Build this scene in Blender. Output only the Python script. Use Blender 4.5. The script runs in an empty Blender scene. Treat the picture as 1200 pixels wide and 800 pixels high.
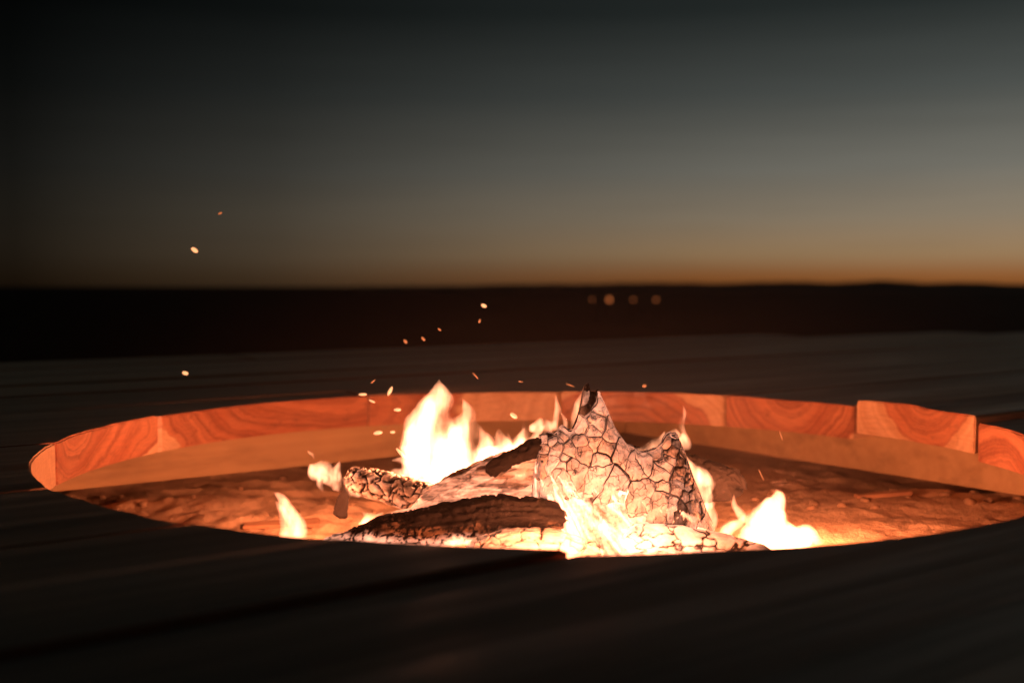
import bpy, bmesh, math, random
import numpy as np
from mathutils import Vector, Matrix
rad = math.radians
sc = bpy.context.scene
COL = sc.collection

# ------------------------------------------------------------------ camera
CAM = np.array([-0.0415, -1.160, 0.1565]); PITCH = 0.04962; FPX = 1307.0
cam = bpy.data.objects.new('camera', bpy.data.cameras.new('camera')); COL.objects.link(cam)
cam.location = CAM; cam.rotation_euler = (math.pi/2 - PITCH, 0, 0)
cam.data.sensor_width = 36; cam.data.lens = FPX/1200*36
cam.data.clip_start = 0.02; cam.data.clip_end = 40000
cam.data.dof.use_dof = True; cam.data.dof.focus_distance = 1.03; cam.data.dof.aperture_fstop = 4.4
sc.camera = cam

# ------------------------------------------------------------------ dusk sky
world = bpy.data.worlds.new('World'); sc.world = world; world.use_nodes = True
nt = world.node_tree; bg = nt.nodes['Background']
def ramp(tree, stops, interp='LINEAR'):
    r = tree.nodes.new('ShaderNodeValToRGB'); r.color_ramp.interpolation = interp
    el = r.color_ramp.elements
    while len(el) < len(stops): el.new(0.5)
    for e, (p, c) in zip(el, stops):
        e.position = p; e.color = (c, c, c, 1) if not isinstance(c, tuple) else (*c, 1)
    return r
def math_node(tree, op, a=None, b=None, c=None):
    n = tree.nodes.new('ShaderNodeMath'); n.operation = op
    for i, v in enumerate((a, b, c)):
        if v is None: continue
        if isinstance(v, (int, float)): n.inputs[i].default_value = v
        else: tree.links.new(v, n.inputs[i])
    return n.outputs[0]
tc = nt.nodes.new('ShaderNodeTexCoord'); sep = nt.nodes.new('ShaderNodeSeparateXYZ')
nt.links.new(tc.outputs['Generated'], sep.inputs[0])
elev = ramp(nt, [(0, (.20, .066, .016)), (.0085, (.27, .100, .028)), (.027, (.32, .200, .100)), (.06, (.255, .205, .142)),
                 (.10, (.170, .163, .136)), (.165, (.070, .077, .071)), (.233, (.020, .025, .024)), (.40, (.012, .015, .016)), (1, (.008, .010, .013))])
nt.links.new(sep.outputs['Z'], elev.inputs[0])
# brightness of the afterglow around the compass: the sun has set to the right of the view
SUN_AZ = rad(40)
azim = math_node(nt, 'ARCTAN2', sep.outputs['X'], sep.outputs['Y'])
d1 = math_node(nt, 'SUBTRACT', azim, SUN_AZ)
d2 = math_node(nt, 'ARCCOSINE', math_node(nt, 'COSINE', d1))
glow = ramp(nt, [(0, 1.05), (.09, 1.0), (.155, .80), (.222, .54), (.29, .22), (.355, .045), (.5, .05), (1, .04)])
nt.links.new(math_node(nt, 'DIVIDE', d2, math.pi), glow.inputs[0])
noise = nt.nodes.new('ShaderNodeTexNoise'); noise.inputs['Scale'].default_value = 3.0; noise.inputs['Detail'].default_value = 4
mp = nt.nodes.new('ShaderNodeMapping'); mp.inputs['Scale'].default_value = (1.5, 1.5, 20)
nt.links.new(tc.outputs['Generated'], mp.inputs[0]); nt.links.new(mp.outputs[0], noise.inputs['Vector'])
wisp = math_node(nt, 'MULTIPLY_ADD', noise.outputs[0], .20, .90)
gain = math_node(nt, 'MULTIPLY', glow.outputs[0], wisp)
dull = ramp(nt, [(0, (.17, .095, .045)), (.0085, (.21, .125, .062)), (.027, (.27, .19, .115)), (.06, (.25, .205, .145)),
                 (.10, (.170, .163, .136)), (.165, (.070, .077, .071)), (.233, (.020, .025, .024)), (.40, (.012, .015, .016)), (1, (.008, .010, .013))])
nt.links.new(sep.outputs['Z'], dull.inputs[0])
tint = nt.nodes.new('ShaderNodeMix'); tint.data_type = 'RGBA'
away = nt.nodes.new('ShaderNodeMapRange'); nt.links.new(glow.outputs[0], away.inputs[0])
for i_, x_ in enumerate((.75, .2, 0, 1)): away.inputs[i_+1].default_value = x_
nt.links.new(away.outputs[0], tint.inputs[0]); nt.links.new(elev.outputs[0], tint.inputs[6]); nt.links.new(dull.outputs[0], tint.inputs[7])
mul = nt.nodes.new('ShaderNodeVectorMath'); mul.operation = 'SCALE'
nt.links.new(tint.outputs[2], mul.inputs[0]); nt.links.new(gain, mul.inputs['Scale'])
nt.links.new(mul.outputs[0], bg.inputs[0]); bg.inputs[1].default_value = 1.0

vs = sc.view_settings; vs.view_transform = 'Standard'; vs.look = 'None'; vs.exposure = 0; vs.gamma = 1
sc.cycles.use_denoising = True
sc.cycles.sample_clamp_indirect = 3
sc.cycles.max_bounces = 8; sc.cycles.volume_bounces = 0
sc.cycles.volume_step_rate = 0.6

# ------------------------------------------------------------------ helpers
rng = random.Random(7)
C_, S_ = math.cos(PITCH), math.sin(PITCH)
def at(px, py, dist):
    """point of the place that the photograph shows at px, py, at a given distance in front of the camera (depth along +Y)"""
    a = (px-600)/FPX; b = (400-py)/FPX
    dy = C_ + b*S_; dz = -S_ + b*C_
    t = dist/dy
    return np.array([CAM[0] + t*a, CAM[1] + dist, CAM[2] + t*dz])
def mpp(dist): return dist/FPX

def hash3(i, j, k, s):
    h = (i*374761393 + j*668265263 + k*2147483647 + s*974634777) & 0xffffffff
    h = ((h ^ (h >> 13))*1274126177) & 0xffffffff
    h = h ^ (h >> 16)
    return (h & 0xffff)/65535.0
def vnoise(P, seed=0):
    P = np.asarray(P, float); I = np.floor(P).astype(np.int64); F = P - I
    F = F*F*(3-2*F); out = 0
    for dx in (0, 1):
        for dy in (0, 1):
            for dz in (0, 1):
                w = (F[..., 0] if dx else 1-F[..., 0])*(F[..., 1] if dy else 1-F[..., 1])*(F[..., 2] if dz else 1-F[..., 2])
                out = out + w*hash3(I[..., 0]+dx, I[..., 1]+dy, I[..., 2]+dz, seed)
    return out*2-1
def fbm(P, seed=0, octv=4, gain=.5):
    P = np.asarray(P, float); a, s, o = 1.0, 0, 0
    for k in range(octv):
        o = o + a*vnoise(P*(2.03**k), seed+k); s += a; a *= gain
    return o/s
def voronoi_edge(P, seed):
    """distance to the nearest cell border, P in cell units"""
    P = np.asarray(P, float); I = np.floor(P).astype(np.int64)
    d = []
    for dx in (-1, 0, 1):
        for dy in (-1, 0, 1):
            for dz in (-1, 0, 1):
                J = I + np.array([dx, dy, dz])
                Q = J + np.stack([.15+.7*hash3(J[..., 0], J[..., 1], J[..., 2], seed+q) for q in range(3)], -1)
                d.append(np.sqrt(((P-Q)**2).sum(-1)))
    d = np.sort(np.stack(d), 0)
    return d[1]-d[0]

def mesh_obj(name, verts, faces, mat=None, parent=None, smooth=True, attrs=None):
    me = bpy.data.meshes.new(name)
    me.from_pydata([tuple(map(float, v)) for v in verts], [], [tuple(map(int, f)) for f in faces])
    me.update()
    if smooth: me.polygons.foreach_set('use_smooth', [True]*len(me.polygons))
    if attrs:
        for k, v in attrs.items():
            a = me.attributes.new(k, 'FLOAT', 'POINT'); a.data.foreach_set('value', np.asarray(v, np.float32).ravel())
    o = bpy.data.objects.new(name, me); COL.objects.link(o)
    if mat: me.materials.append(mat)
    if parent: o.parent = parent
    return o
def empty(name, loc=(0, 0, 0)):
    o = bpy.data.objects.new(name, None); COL.objects.link(o); o.location = loc; o.empty_display_size = .05
    return o
def tag(o, label, cat, group=None):
    o['label'] = label; o['category'] = cat
    if group: o['group'] = group
    return o
def recentre(o, loc):
    """move an object's origin to loc, keeping its mesh in place"""
    o.data.transform(Matrix.Translation(-Vector(loc))); o.location = loc
    return o
def box(name, lo, hi, mat, parent=None, bevel=.003):
    bm = bmesh.new(); bmesh.ops.create_cube(bm, size=1)
    lo, hi = Vector(lo), Vector(hi)
    for v in bm.verts: v.co = Vector([(lo[i]+hi[i])/2 + v.co[i]*(hi[i]-lo[i]) for i in range(3)])
    if bevel: bmesh.ops.bevel(bm, geom=bm.edges[:], offset=bevel, segments=2, affect='EDGES')
    me = bpy.data.meshes.new(name); bm.to_mesh(me); bm.free(); me.materials.append(mat)
    o = bpy.data.objects.new(name, me); COL.objects.link(o)
    if parent: o.parent = parent
    return o

# ------------------------------------------------------------------ materials
def new_mat(name):
    m = bpy.data.materials.new(name); m.use_nodes = True
    t = m.node_tree; return m, t, t.nodes['Principled BSDF'], t.nodes['Material Output']
def N(t, kind, **kw):
    n = t.nodes.new(kind)
    for k, v in kw.items():
        if k in n.inputs: n.inputs[k].default_value = v
        else: setattr(n, k, v)
    return n
def mix(t, fac, a, b, blend='MIX'):
    n = t.nodes.new('ShaderNodeMix'); n.data_type = 'RGBA'; n.blend_type = blend
    for s, v in ((n.inputs[0], fac), (n.inputs[6], a), (n.inputs[7], b)):
        if isinstance(v, (int, float)): s.default_value = v
        elif isinstance(v, tuple): s.default_value = (*v, 1)
        else: t.links.new(v, s)
    return n.outputs[2]
def mapping(t, src, scale, loc=None):
    m = t.nodes.new('ShaderNodeMapping'); m.inputs['Scale'].default_value = scale
    t.links.new(src, m.inputs[0])
    if loc is not None: t.links.new(loc, m.inputs['Location'])
    return m.outputs[0]
def tex_noise(t, vec, scale, detail=4, rough=.55):
    n = t.nodes.new('ShaderNodeTexNoise'); n.inputs['Scale'].default_value = scale
    n.inputs['Detail'].default_value = detail; n.inputs['Roughness'].default_value = rough
    t.links.new(vec, n.inputs['Vector']); return n.outputs[0]
def map_range(t, v, a, b, c=0, d=1, clamp=True, smooth=False):
    n = t.nodes.new('ShaderNodeMapRange'); n.clamp = clamp
    if smooth: n.interpolation_type = 'SMOOTHSTEP'
    t.links.new(v, n.inputs[0])
    for i, x in enumerate((a, b, c, d)): n.inputs[i+1].default_value = x
    return n.outputs[0]
def bump(t, h, strength, dist, bsdf, prev=None):
    n = t.nodes.new('ShaderNodeBump'); n.inputs['Strength'].default_value = strength; n.inputs['Distance'].default_value = dist
    t.links.new(h, n.inputs['Height'])
    if prev is not None: t.links.new(prev, n.inputs['Normal'])
    t.links.new(n.outputs[0], bsdf.inputs['Normal']); return n.outputs[0]

def timber_material():
    """a solid wood: growth rings around a pith that runs along each board, a weathered grey top"""
    m, t, b, out = new_mat('deck_timber')
    tc = N(t, 'ShaderNodeTexCoord'); ob = tc.outputs['Object']
    def prop(nm):
        a = N(t, 'ShaderNodeAttribute'); a.attribute_type = 'OBJECT'; a.attribute_name = nm; return a.outputs['Fac']
    py, pz, seed, sap = prop('pith_y'), prop('pith_z'), prop('seed'), prop('sap')
    off = N(t, 'ShaderNodeCombineXYZ'); t.links.new(seed, off.inputs[0]); t.links.new(seed, off.inputs[1]); t.links.new(seed, off.inputs[2])
    vec = N(t, 'ShaderNodeVectorMath'); vec.operation = 'ADD'; t.links.new(ob, vec.inputs[0]); t.links.new(off.outputs[0], vec.inputs[1]); v = vec.outputs[0]
    s = N(t, 'ShaderNodeSeparateXYZ'); t.links.new(ob, s.inputs[0])
    warp1 = tex_noise(t, mapping(t, v, (3, 9, 9)), 1, 3); warp2 = tex_noise(t, mapping(t, v, (8, 45, 45)), 1, 3)
    dy = math_node(t, 'ADD', math_node(t, 'SUBTRACT', s.outputs[1], py), math_node(t, 'MULTIPLY_ADD', warp1, .05, -.025))
    dz = math_node(t, 'SUBTRACT', s.outputs[2], pz)
    r = math_node(t, 'SQRT', math_node(t, 'ADD', math_node(t, 'MULTIPLY', dy, dy), math_node(t, 'MULTIPLY', dz, dz)))
    r = math_node(t, 'ADD', r, math_node(t, 'MULTIPLY_ADD', warp2, .010, -.005))
    # uneven ring widths
    rr = N(t, 'ShaderNodeCombineXYZ'); t.links.new(r, rr.inputs[0]); t.links.new(seed, rr.inputs[1])
    ring_n = tex_noise(t, rr.outputs[0], 150, 4, .7)
    ring_w = tex_noise(t, rr.outputs[0], 48, 1, .5)
    line = map_range(t, ring_n, .47, .60)
    fuzz = tex_noise(t, mapping(t, v, (30, 260, 260)), 1, 3, .6)
    line = math_node(t, 'MULTIPLY', line, map_range(t, fuzz, .25, .6, .5, 1.0))
    heart = mix(t, map_range(t, ring_w, .36, .64), (.56, .235, .12), (.40, .135, .066))
    blot = tex_noise(t, mapping(t, v, (7, 14, 22)), 1, 4)
    heart = mix(t, math_node(t, 'MULTIPLY', map_range(t, blot, .42, .68), .55), heart, (.60, .30, .17))
    heart = mix(t, math_node(t, 'MULTIPLY', line, .72), heart, (.17, .042, .021))
    dirt = tex_noise(t, mapping(t, v, (40, 40, 60)), 1, 5, .7)
    heart = mix(t, math_node(t, 'MULTIPLY', map_range(t, dirt, .58, .72), .5), heart, (.10, .03, .018))
    sapc = mix(t, map_range(t, ring_n, .4, .62), (.74, .53, .34), (.60, .38, .22))
    rs = math_node(t, 'ADD', r, math_node(t, 'MULTIPLY_ADD', tex_noise(t, mapping(t, v, (4, 25, 25)), 1, 3), .016, -.008))
    issap = map_range(t, math_node(t, 'SUBTRACT', rs, sap), -.0012, .0012)
    inner = mix(t, issap, heart, sapc)
    # saw marks and dirt on the cut
    saw = tex_noise(t, mapping(t, v, (60, 60, 500)), 1, 2)
    inner = mix(t, math_node(t, 'MULTIPLY', map_range(t, saw, .35, .7), .30), inner, (.20, .08, .05))
    # weathered top
    g = N(t, 'ShaderNodeNewGeometry'); gz = N(t, 'ShaderNodeSeparateXYZ'); t.links.new(g.outputs['True Normal'], gz.inputs[0])
    streak = tex_noise(t, mapping(t, v, (2.2, 60, 60)), 1, 6, .65)
    patch = tex_noise(t, mapping(t, v, (1.6, 9, 9)), 1, 4, .6)
    grey = mix(t, map_range(t, streak, .35, .66), (.50, .40, .29), (.11, .082, .057))
    grey = mix(t, map_range(t, patch, .38, .68), grey, (.25, .20, .145))
    grey = mix(t, map_range(t, tex_noise(t, mapping(t, v, (5, 28, 28)), 1, 5, .7), .60, .72), grey, (.03, .022, .017))
    top = map_range(t, gz.outputs[2], .75, .92)
    tone = N(t, 'ShaderNodeVectorMath'); tone.operation = 'SCALE'; t.links.new(grey, tone.inputs[0]); t.links.new(prop('tone'), tone.inputs['Scale'])
    t.links.new(mix(t, top, inner, tone.outputs[0]), b.inputs['Base Color'])
    t.links.new(math_node(t, 'MULTIPLY_ADD', map_range(t, streak, .38, .62), .22, map_range(t, patch, .3, .7, .28, .46)), b.inputs['Roughness']); b.inputs['Specular IOR Level'].default_value = .55
    b.inputs['Sheen Weight'].default_value = .9; b.inputs['Sheen Roughness'].default_value = .45; b.inputs['Sheen Tint'].default_value = (.85, .75, .6, 1)
    crack = map_range(t, tex_noise(t, mapping(t, v, (1.2, 75, 75)), 1, 5, .6), .30, .42)
    hgt = math_node(t, 'ADD', math_node(t, 'MULTIPLY', crack, .8), math_node(t, 'MULTIPLY', streak, .7))
    bump(t, hgt, .16, .003, b)
    return m
def plain_wood(name, col_a, col_b, grain=(2, 60, 60), rough=.6, bmp=.2):
    m, t, b, out = new_mat(name)
    tc = N(t, 'ShaderNodeTexCoord'); v = tc.outputs['Object']
    s = tex_noise(t, mapping(t, v, grain), 1, 4)
    p = tex_noise(t, mapping(t, v, (grain[0]*2, 7, 7)), 1, 3)
    c = mix(t, map_range(t, s, .3, .7), col_a, col_b)
    c = mix(t, math_node(t, 'MULTIPLY', map_range(t, p, .45, .75), .5), c, tuple(x*.6 for x in col_b))
    d = tex_noise(t, mapping(t, v, (5, 16, 26)), 1, 5, .65)
    c = mix(t, math_node(t, 'MULTIPLY', map_range(t, d, .50, .72), .55), c, tuple(x*.35 for x in col_b))
    t.links.new(c, b.inputs['Base Color']); b.inputs['Roughness'].default_value = rough
    bump(t, s, bmp, .002, b); return m
def sand_material():
    m, t, b, out = new_mat('sand')
    tc = N(t, 'ShaderNodeTexCoord'); v = tc.outputs['Object']
    n1 = tex_noise(t, v, 9, 5); n2 = tex_noise(t, v, 420, 2); n3 = tex_noise(t, v, 45, 5, .65)
    c = mix(t, map_range(t, n1, .35, .65), (.68, .49, .32), (.58, .40, .25))
    c = mix(t, map_range(t, n3, .58, .74), c, (.36, .24, .15))
    c = mix(t, math_node(t, 'MULTIPLY', map_range(t, n2, .35, .75), .4), c, (.66, .52, .37))
    c = mix(t, math_node(t, 'MULTIPLY', map_range(t, tex_noise(t, v, 150, 5, .7), .56, .66), .4), c, (.16, .10, .06))
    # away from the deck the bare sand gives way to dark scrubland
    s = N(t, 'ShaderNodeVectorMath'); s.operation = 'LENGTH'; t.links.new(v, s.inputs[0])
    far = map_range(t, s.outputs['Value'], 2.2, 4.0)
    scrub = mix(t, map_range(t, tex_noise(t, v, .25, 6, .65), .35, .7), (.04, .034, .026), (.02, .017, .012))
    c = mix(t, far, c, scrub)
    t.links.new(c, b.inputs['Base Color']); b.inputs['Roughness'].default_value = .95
    b.inputs['Specular IOR Level'].default_value = .1
    n = bump(t, n2, .7, .0016, b); n = bump(t, tex_noise(t, v, 130, 4, .7), .8, .004, b, n); bump(t, n3, .5, .006, b, n)
    return m
def ember_material(name, ash=(.55, .50, .46), char=(.018, .014, .012), emit=(1, .39, .235), strength=3.6, streak=(60, 60, 60), fine=0, amp=.7):
    """charred wood; vertex attributes: ember_heat = how strongly it glows, ashy = how much pale ash covers it"""
    m, t, b, out = new_mat(name)
    tc = N(t, 'ShaderNodeTexCoord'); v = tc.outputs['Object']
    def att(nm):
        a = N(t, 'ShaderNodeAttribute'); a.attribute_name = nm; return a.outputs['Fac']
    n1 = tex_noise(t, mapping(t, v, streak), 1, 5, .6); n2 = tex_noise(t, v, 260, 4, .6)
    a = math_node(t, 'ADD', att('ashy'), math_node(t, 'MULTIPLY_ADD', n1, .9, -.45))
    a = map_range(t, math_node(t, 'ADD', a, math_node(t, 'MULTIPLY_ADD', n2, .5, -.25)), .25, .75)
    c = mix(t, a, char, ash)
    t.links.new(c, b.inputs['Base Color']); b.inputs['Roughness'].default_value = .9
    b.inputs['Specular IOR Level'].default_value = .15
    h = math_node(t, 'ADD', att('ember_heat'), math_node(t, 'MULTIPLY_ADD', n1, amp, -amp/2))
    h = math_node(t, 'ADD', h, math_node(t, 'MULTIPLY_ADD', n2, .3, -.15))
    h = map_range(t, h, .18, 1.05)
    h = math_node(t, 'POWER', h, 1.7)
    b.inputs['Emission Color'].default_value = (*emit, 1)
    t.links.new(math_node(t, 'MULTIPLY', h, strength), b.inputs['Emission Strength'])
    n = bump(t, n2, .5, .002, b); n = bump(t, n1, .6, .004, b, n)
    if fine:
        vo = N(t, 'ShaderNodeTexVoronoi'); vo.feature = 'DISTANCE_TO_EDGE'; vo.inputs['Scale'].default_value = fine
        wv = N(t, 'ShaderNodeVectorMath'); wv.operation = 'MULTIPLY_ADD'; wn = N(t, 'ShaderNodeTexNoise'); wn.inputs['Scale'].default_value = 110; t.links.new(v, wn.inputs['Vector'])
        t.links.new(wn.outputs['Color'], wv.inputs[0]); wv.inputs[1].default_value = (.010, .010, .010); t.links.new(v, wv.inputs[2]); t.links.new(wv.outputs[0], vo.inputs['Vector'])
        ck = map_range(t, vo.outputs['Distance'], .0, .045)
        gate = map_range(t, tex_noise(t, v, 60, 2), .50, .58)
        ck = math_node(t, 'MAXIMUM', ck, gate)
        bump(t, ck, .8, .003, b, n)
        t.links.new(mix(t, ck, char, c), b.inputs['Base Color'])
        t.links.new(math_node(t, 'MULTIPLY', math_node(t, 'MULTIPLY', h, strength), math_node(t, 'MULTIPLY_ADD', ck, .92, .08)), b.inputs['Emission Strength'])
    return m
def flame_material(name, strength=400, col=(1, .37, .18), scale=46, lo=.41, hi=.64):
    m = bpy.data.materials.new(name); m.use_nodes = True; t = m.node_tree
    t.nodes.remove(t.nodes['Principled BSDF']); out = t.nodes['Material Output']
    tc = N(t, 'ShaderNodeTexCoord')
    n = tex_noise(t, mapping(t, tc.outputs['Object'], (1, 1, .38)), scale, 4, .6)
    d = map_range(t, n, lo, hi, .06, 1)
    e = N(t, 'ShaderNodeEmission'); e.inputs[0].default_value = (*col, 1)
    t.links.new(math_node(t, 'MULTIPLY', d, strength), e.inputs[1])
    t.links.new(e.outputs[0], out.inputs['Volume'])
    return m
def glow_material(name, col, strength):
    m, t, b, out = new_mat(name)
    b.inputs['Base Color'].default_value = (.05, .03, .02, 1)
    b.inputs['Emission Color'].default_value = (*col, 1); b.inputs['Emission Strength'].default_value = strength
    return m
def plain(name, col, rough=.9, nscale=30, var=.4):
    m, t, b, out = new_mat(name)
    tc = N(t, 'ShaderNodeTexCoord')
    n = tex_noise(t, tc.outputs['Object'], nscale, 4)
    t.links.new(mix(t, map_range(t, n, .3, .7), col, tuple(x*(1-var) for x in col)), b.inputs['Base Color'])
    b.inputs['Roughness'].default_value = rough; b.inputs['Specular IOR Level'].default_value = .2
    return m
M_TIMBER = timber_material()
M_BEARER = plain_wood('pale_pine', (.54, .40, .22), (.45, .32, .17), rough=.75, bmp=.06)
M_SAND = sand_material()
M_EMBER = ember_material('glowing_char', streak=(40, 130, 130))
M_FIBRE = ember_material('fibrous_ember', streak=(22, 190, 190), ash=(.42, .34, .28), emit=(1, .34, .18), strength=2.6, amp=1.9)
M_BARK = ember_material('burnt_bark', ash=(.30, .20, .13), streak=(70, 110, 110), strength=4)
M_BLOCK = ember_material('ashy_char_block', ash=(.36, .31, .27), streak=(80, 80, 80), strength=3.0, fine=95, emit=(1, .39, .235))
M_FLAME = flame_material('flame')
M_WISP = flame_material('flame_wisp', strength=420, scale=64, lo=.40, hi=.66)
M_FAINT = flame_material('faint_flame', strength=340, scale=80, lo=.40, hi=.60)
M_HOT = flame_material('white_hot_flame', strength=460, scale=50, lo=.34, hi=.60)
M_SPARK = glow_material('spark_glow', (1, .40, .17), 1.6)
M_SPARK_DIM = glow_material('fading_spark', (1, .26, .08), .55)
M_LAMP = glow_material('lamp_glow', (1, .26, .07), .75)
M_DARK = plain('charcoal', (.02, .016, .013), .9, 90)
M_HILL = plain('far_hills', (.17, .12, .085), 1, .004)  # lightened: the haze of distance is put into the hill colour
M_LEAF = plain('dark_leaf', (.035, .04, .02), .8, 4)
M_STRAW = plain('dry_grass', (.62, .58, .45), .8, 4)
M_STONE = plain('sand_clod', (.40, .27, .17), .95, 60)
M_METAL = plain('lamp_post_metal', (.05, .05, .05), .5, 10)
M_CHIP = plain_wood('wood_chip', (.50, .30, .17), (.34, .18, .10), grain=(20, 200, 200))

# ------------------------------------------------------------------ ground, hills
def sand_z(x, y):
    P = np.stack([x, y, np.zeros_like(x)], -1)
    r = np.hypot(x, y)
    z = -0.128 + .010*fbm(P*5.0, 3, 3) + .006*fbm(P*17, 9, 3) + .0032*fbm(P*55, 12, 4, .65)
    W = np.stack([x*7+y*4, y*13-x*3, 0*x], -1)
    nosh = 1-np.clip((x-.10)/.08, 0, 1)*np.clip((.30-y)/.03, 0, 1)
    z = z + .008*nosh*np.clip(1-np.abs(fbm(W, 71, 3))*4, 0, 1)*(.3+.7*np.clip(fbm(P*4, 77, 2)+.5, 0, 1)) - .004*np.clip(fbm(P*28, 79, 2)-.1, 0, 1)
    # scooped hollow for the fire, spoil heaped to the sides
    z = z - .016*np.exp(-((x+.02)**2/.05 + (y+.08)**2/.03))
    z = z + .014*np.exp(-((x+.42)**2/.012 + (y-.24)**2/.006)) + .012*np.exp(-((x+.30)**2/.02 + (y-.13)**2/.003))
    # a crusted shelf to the right of the fire, broken off along a ragged far edge
    edge = .275 + .025*fbm(np.stack([x*9, 0*x, 0*x], -1), 31, 3) - .08*(x-.3)
    shelf = np.clip((x-.13)/.08, 0, 1)*np.clip((edge-y)/.012, 0, 1)*np.clip((y+.25)/.2, 0, 1)
    z = z + .024*shelf*np.clip((.95-x)/.3, 0, 1)
    z = z + .012*np.exp(-((x-.55)**2/.03 + (y-.40)**2/.006)) + .010*np.exp(-((x+.5)**2/.02 + (y-.45)**2/.006))
    # the hillside falls away outside the deck
    f = np.clip((r-3.6)/40, 0, 1)
    big = -6.0*(f*f*(3-2*f)) + np.clip((r-6)/40, 0, 1)*.5*fbm(P*.09, 40, 4)
    return z + big - .10*np.clip((r-1.3)/.8, 0, 1)
def build_ground():
    n = 190
    c = np.linspace(0, .95, n); k = np.geomspace(.96, 9000, 70)
    ax = np.concatenate([-k[::-1], -c[:0:-1], c, k])
    X, Y = np.meshgrid(ax, ax); Z = sand_z(X, Y)
    V = np.stack([X, Y, Z], -1).reshape(-1, 3); m = len(ax)
    I = np.arange(m*m).reshape(m, m)
    F = np.stack([I[:-1, :-1], I[:-1, 1:], I[1:, 1:], I[1:, :-1]], -1).reshape(-1, 4)
    o = mesh_obj('ground', V, F, M_SAND); o['kind'] = 'structure'
    return o
build_ground()
def build_hills():
    a = np.linspace(rad(-8), rad(75), 220); D = 2600.0
    d = np.degrees(a)
    hgt = 5.0 + 5*np.exp(-((d-8)/4)**2) + 6.5*np.exp(-((d-14.0)/2.0)**2) + 9.5*np.exp(-((d-18.4)/1.7)**2) + 4*np.exp(-((d-22)/1.5)**2) + 8*np.exp(-((d-38)/7)**2)
    hgt = (hgt + 2.2*fbm(np.stack([d*.9, 0*d, 0*d], -1), 5, 4))*np.clip((d+8)/9, 0, 1) - 1.5
    V = []; F = []
    for i in range(len(a)):
        for j, (rr, hh) in enumerate(((D-1500, -6.3), (D-800, -5+.12*hgt[i]), (D-300, .55*hgt[i]), (D, hgt[i]), (D+500, hgt[i]*.4), (D+1200, -6.5))):
            V.append((CAM[0]+rr*math.sin(a[i]), CAM[1]+rr*math.cos(a[i]), hh))
    for i in range(len(a)-1):
        for j in range(5): F.append((i*6+j, (i+1)*6+j, (i+1)*6+j+1, i*6+j+1))
    o = mesh_obj('hills', V, F, M_HILL); o['kind'] = 'structure'
build_hills()

# ------------------------------------------------------------------ deck with its round opening
R = 0.5; ANG = rad(36); TH = .044
deck = empty('deck'); deck.rotation_euler = (0, 0, ANG); deck['kind'] = 'structure'
def board(lo_pts, hi_pts, dz=0.0, pith=(0, 0), sap=.2, th=TH, bev=.0017, A=16):
    """a board from two facing outlines (lists of (u, v)) with top at dz"""
    lo = np.array(lo_pts, float); hi = np.array(hi_pts, float); n = len(lo)
    cen = np.array([(lo[:, 0].mean()+hi[:, 0].mean())/2, (lo[:, 1].mean()+hi[:, 1].mean())/2])
    V = []; F = []; top_uv = []
    for layer in (0, 1):
        for i in range(n):
            for k in range(A+1):
                p = lo[i] + (hi[i]-lo[i])*k/A
                V.append((p[0]-cen[0], p[1]-cen[1], 0 if layer == 0 else -th)); top_uv.append(p)
    # worn, gently furrowed upper face
    q = np.array(top_uv[:n*(A+1)]); sd = rng.uniform(0, 40)
    wz = .0023*fbm(np.stack([q[:, 0]*.9, q[:, 1]*24, 0*q[:, 0]+sd], -1), 91, 2) + .0009*fbm(np.stack([q[:, 0]*3, q[:, 1]*9, 0*q[:, 0]+sd], -1), 93, 2)
    for i_, z_ in enumerate(wz): V[i_] = (V[i_][0], V[i_][1], float(z_))
    W = A+1; off = n*W
    for i in range(n-1):
        for k in range(A):
            a, b, c, d = i*W+k, (i+1)*W+k, (i+1)*W+k+1, i*W+k+1
            F.append((a, b, c, d)); F.append((a+off, d+off, c+off, b+off))
    def wall(seq):
        for p, q in zip(seq[:-1], seq[1:]): F.append((p, p+off, q+off, q))
    wall([i*W for i in range(n)][::-1]); wall([i*W+A for i in range(n)])
    wall([k for k in range(W)]); wall([(n-1)*W+k for k in range(W)][::-1])
    o = mesh_obj('deck_board', V, F, M_TIMBER, deck, smooth=False)
    bm = bmesh.new(); bm.from_mesh(o.data); bmesh.ops.recalc_face_normals(bm, faces=bm.faces)
    es = [e for e in bm.edges if len(e.link_faces) == 2 and e.calc_face_angle(0) > 1.0]
    bmesh.ops.bevel(bm, geom=es, offset=bev, segments=2, affect='EDGES'); bm.to_mesh(o.data); bm.free()
    o.data.polygons.foreach_set('use_smooth', [True]*len(o.data.polygons)); o.data.set_sharp_from_angle(angle=rad(30))
    o.location = (cen[0], cen[1], dz)
    o['pith_y'] = float(pith[0]-cen[1]) ; o['pith_z'] = float(pith[1]); o['sap'] = float(sap); o['seed'] = rng.uniform(0, 50); o['tone'] = rng.uniform(.6, 1.25)
    return o
G = .0017
seams = [.387 + .1905*k for k in range(6, 0, -1)] + [.387, .191, -.003, -.201, -.402, -.612] + [-.612-.2*k for k in range(1, 8)]
LEFT = {.387: .420, .191: .250}      # on the left of the opening the boards are of other widths
U0, U1 = -2.7, 3.0
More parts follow.
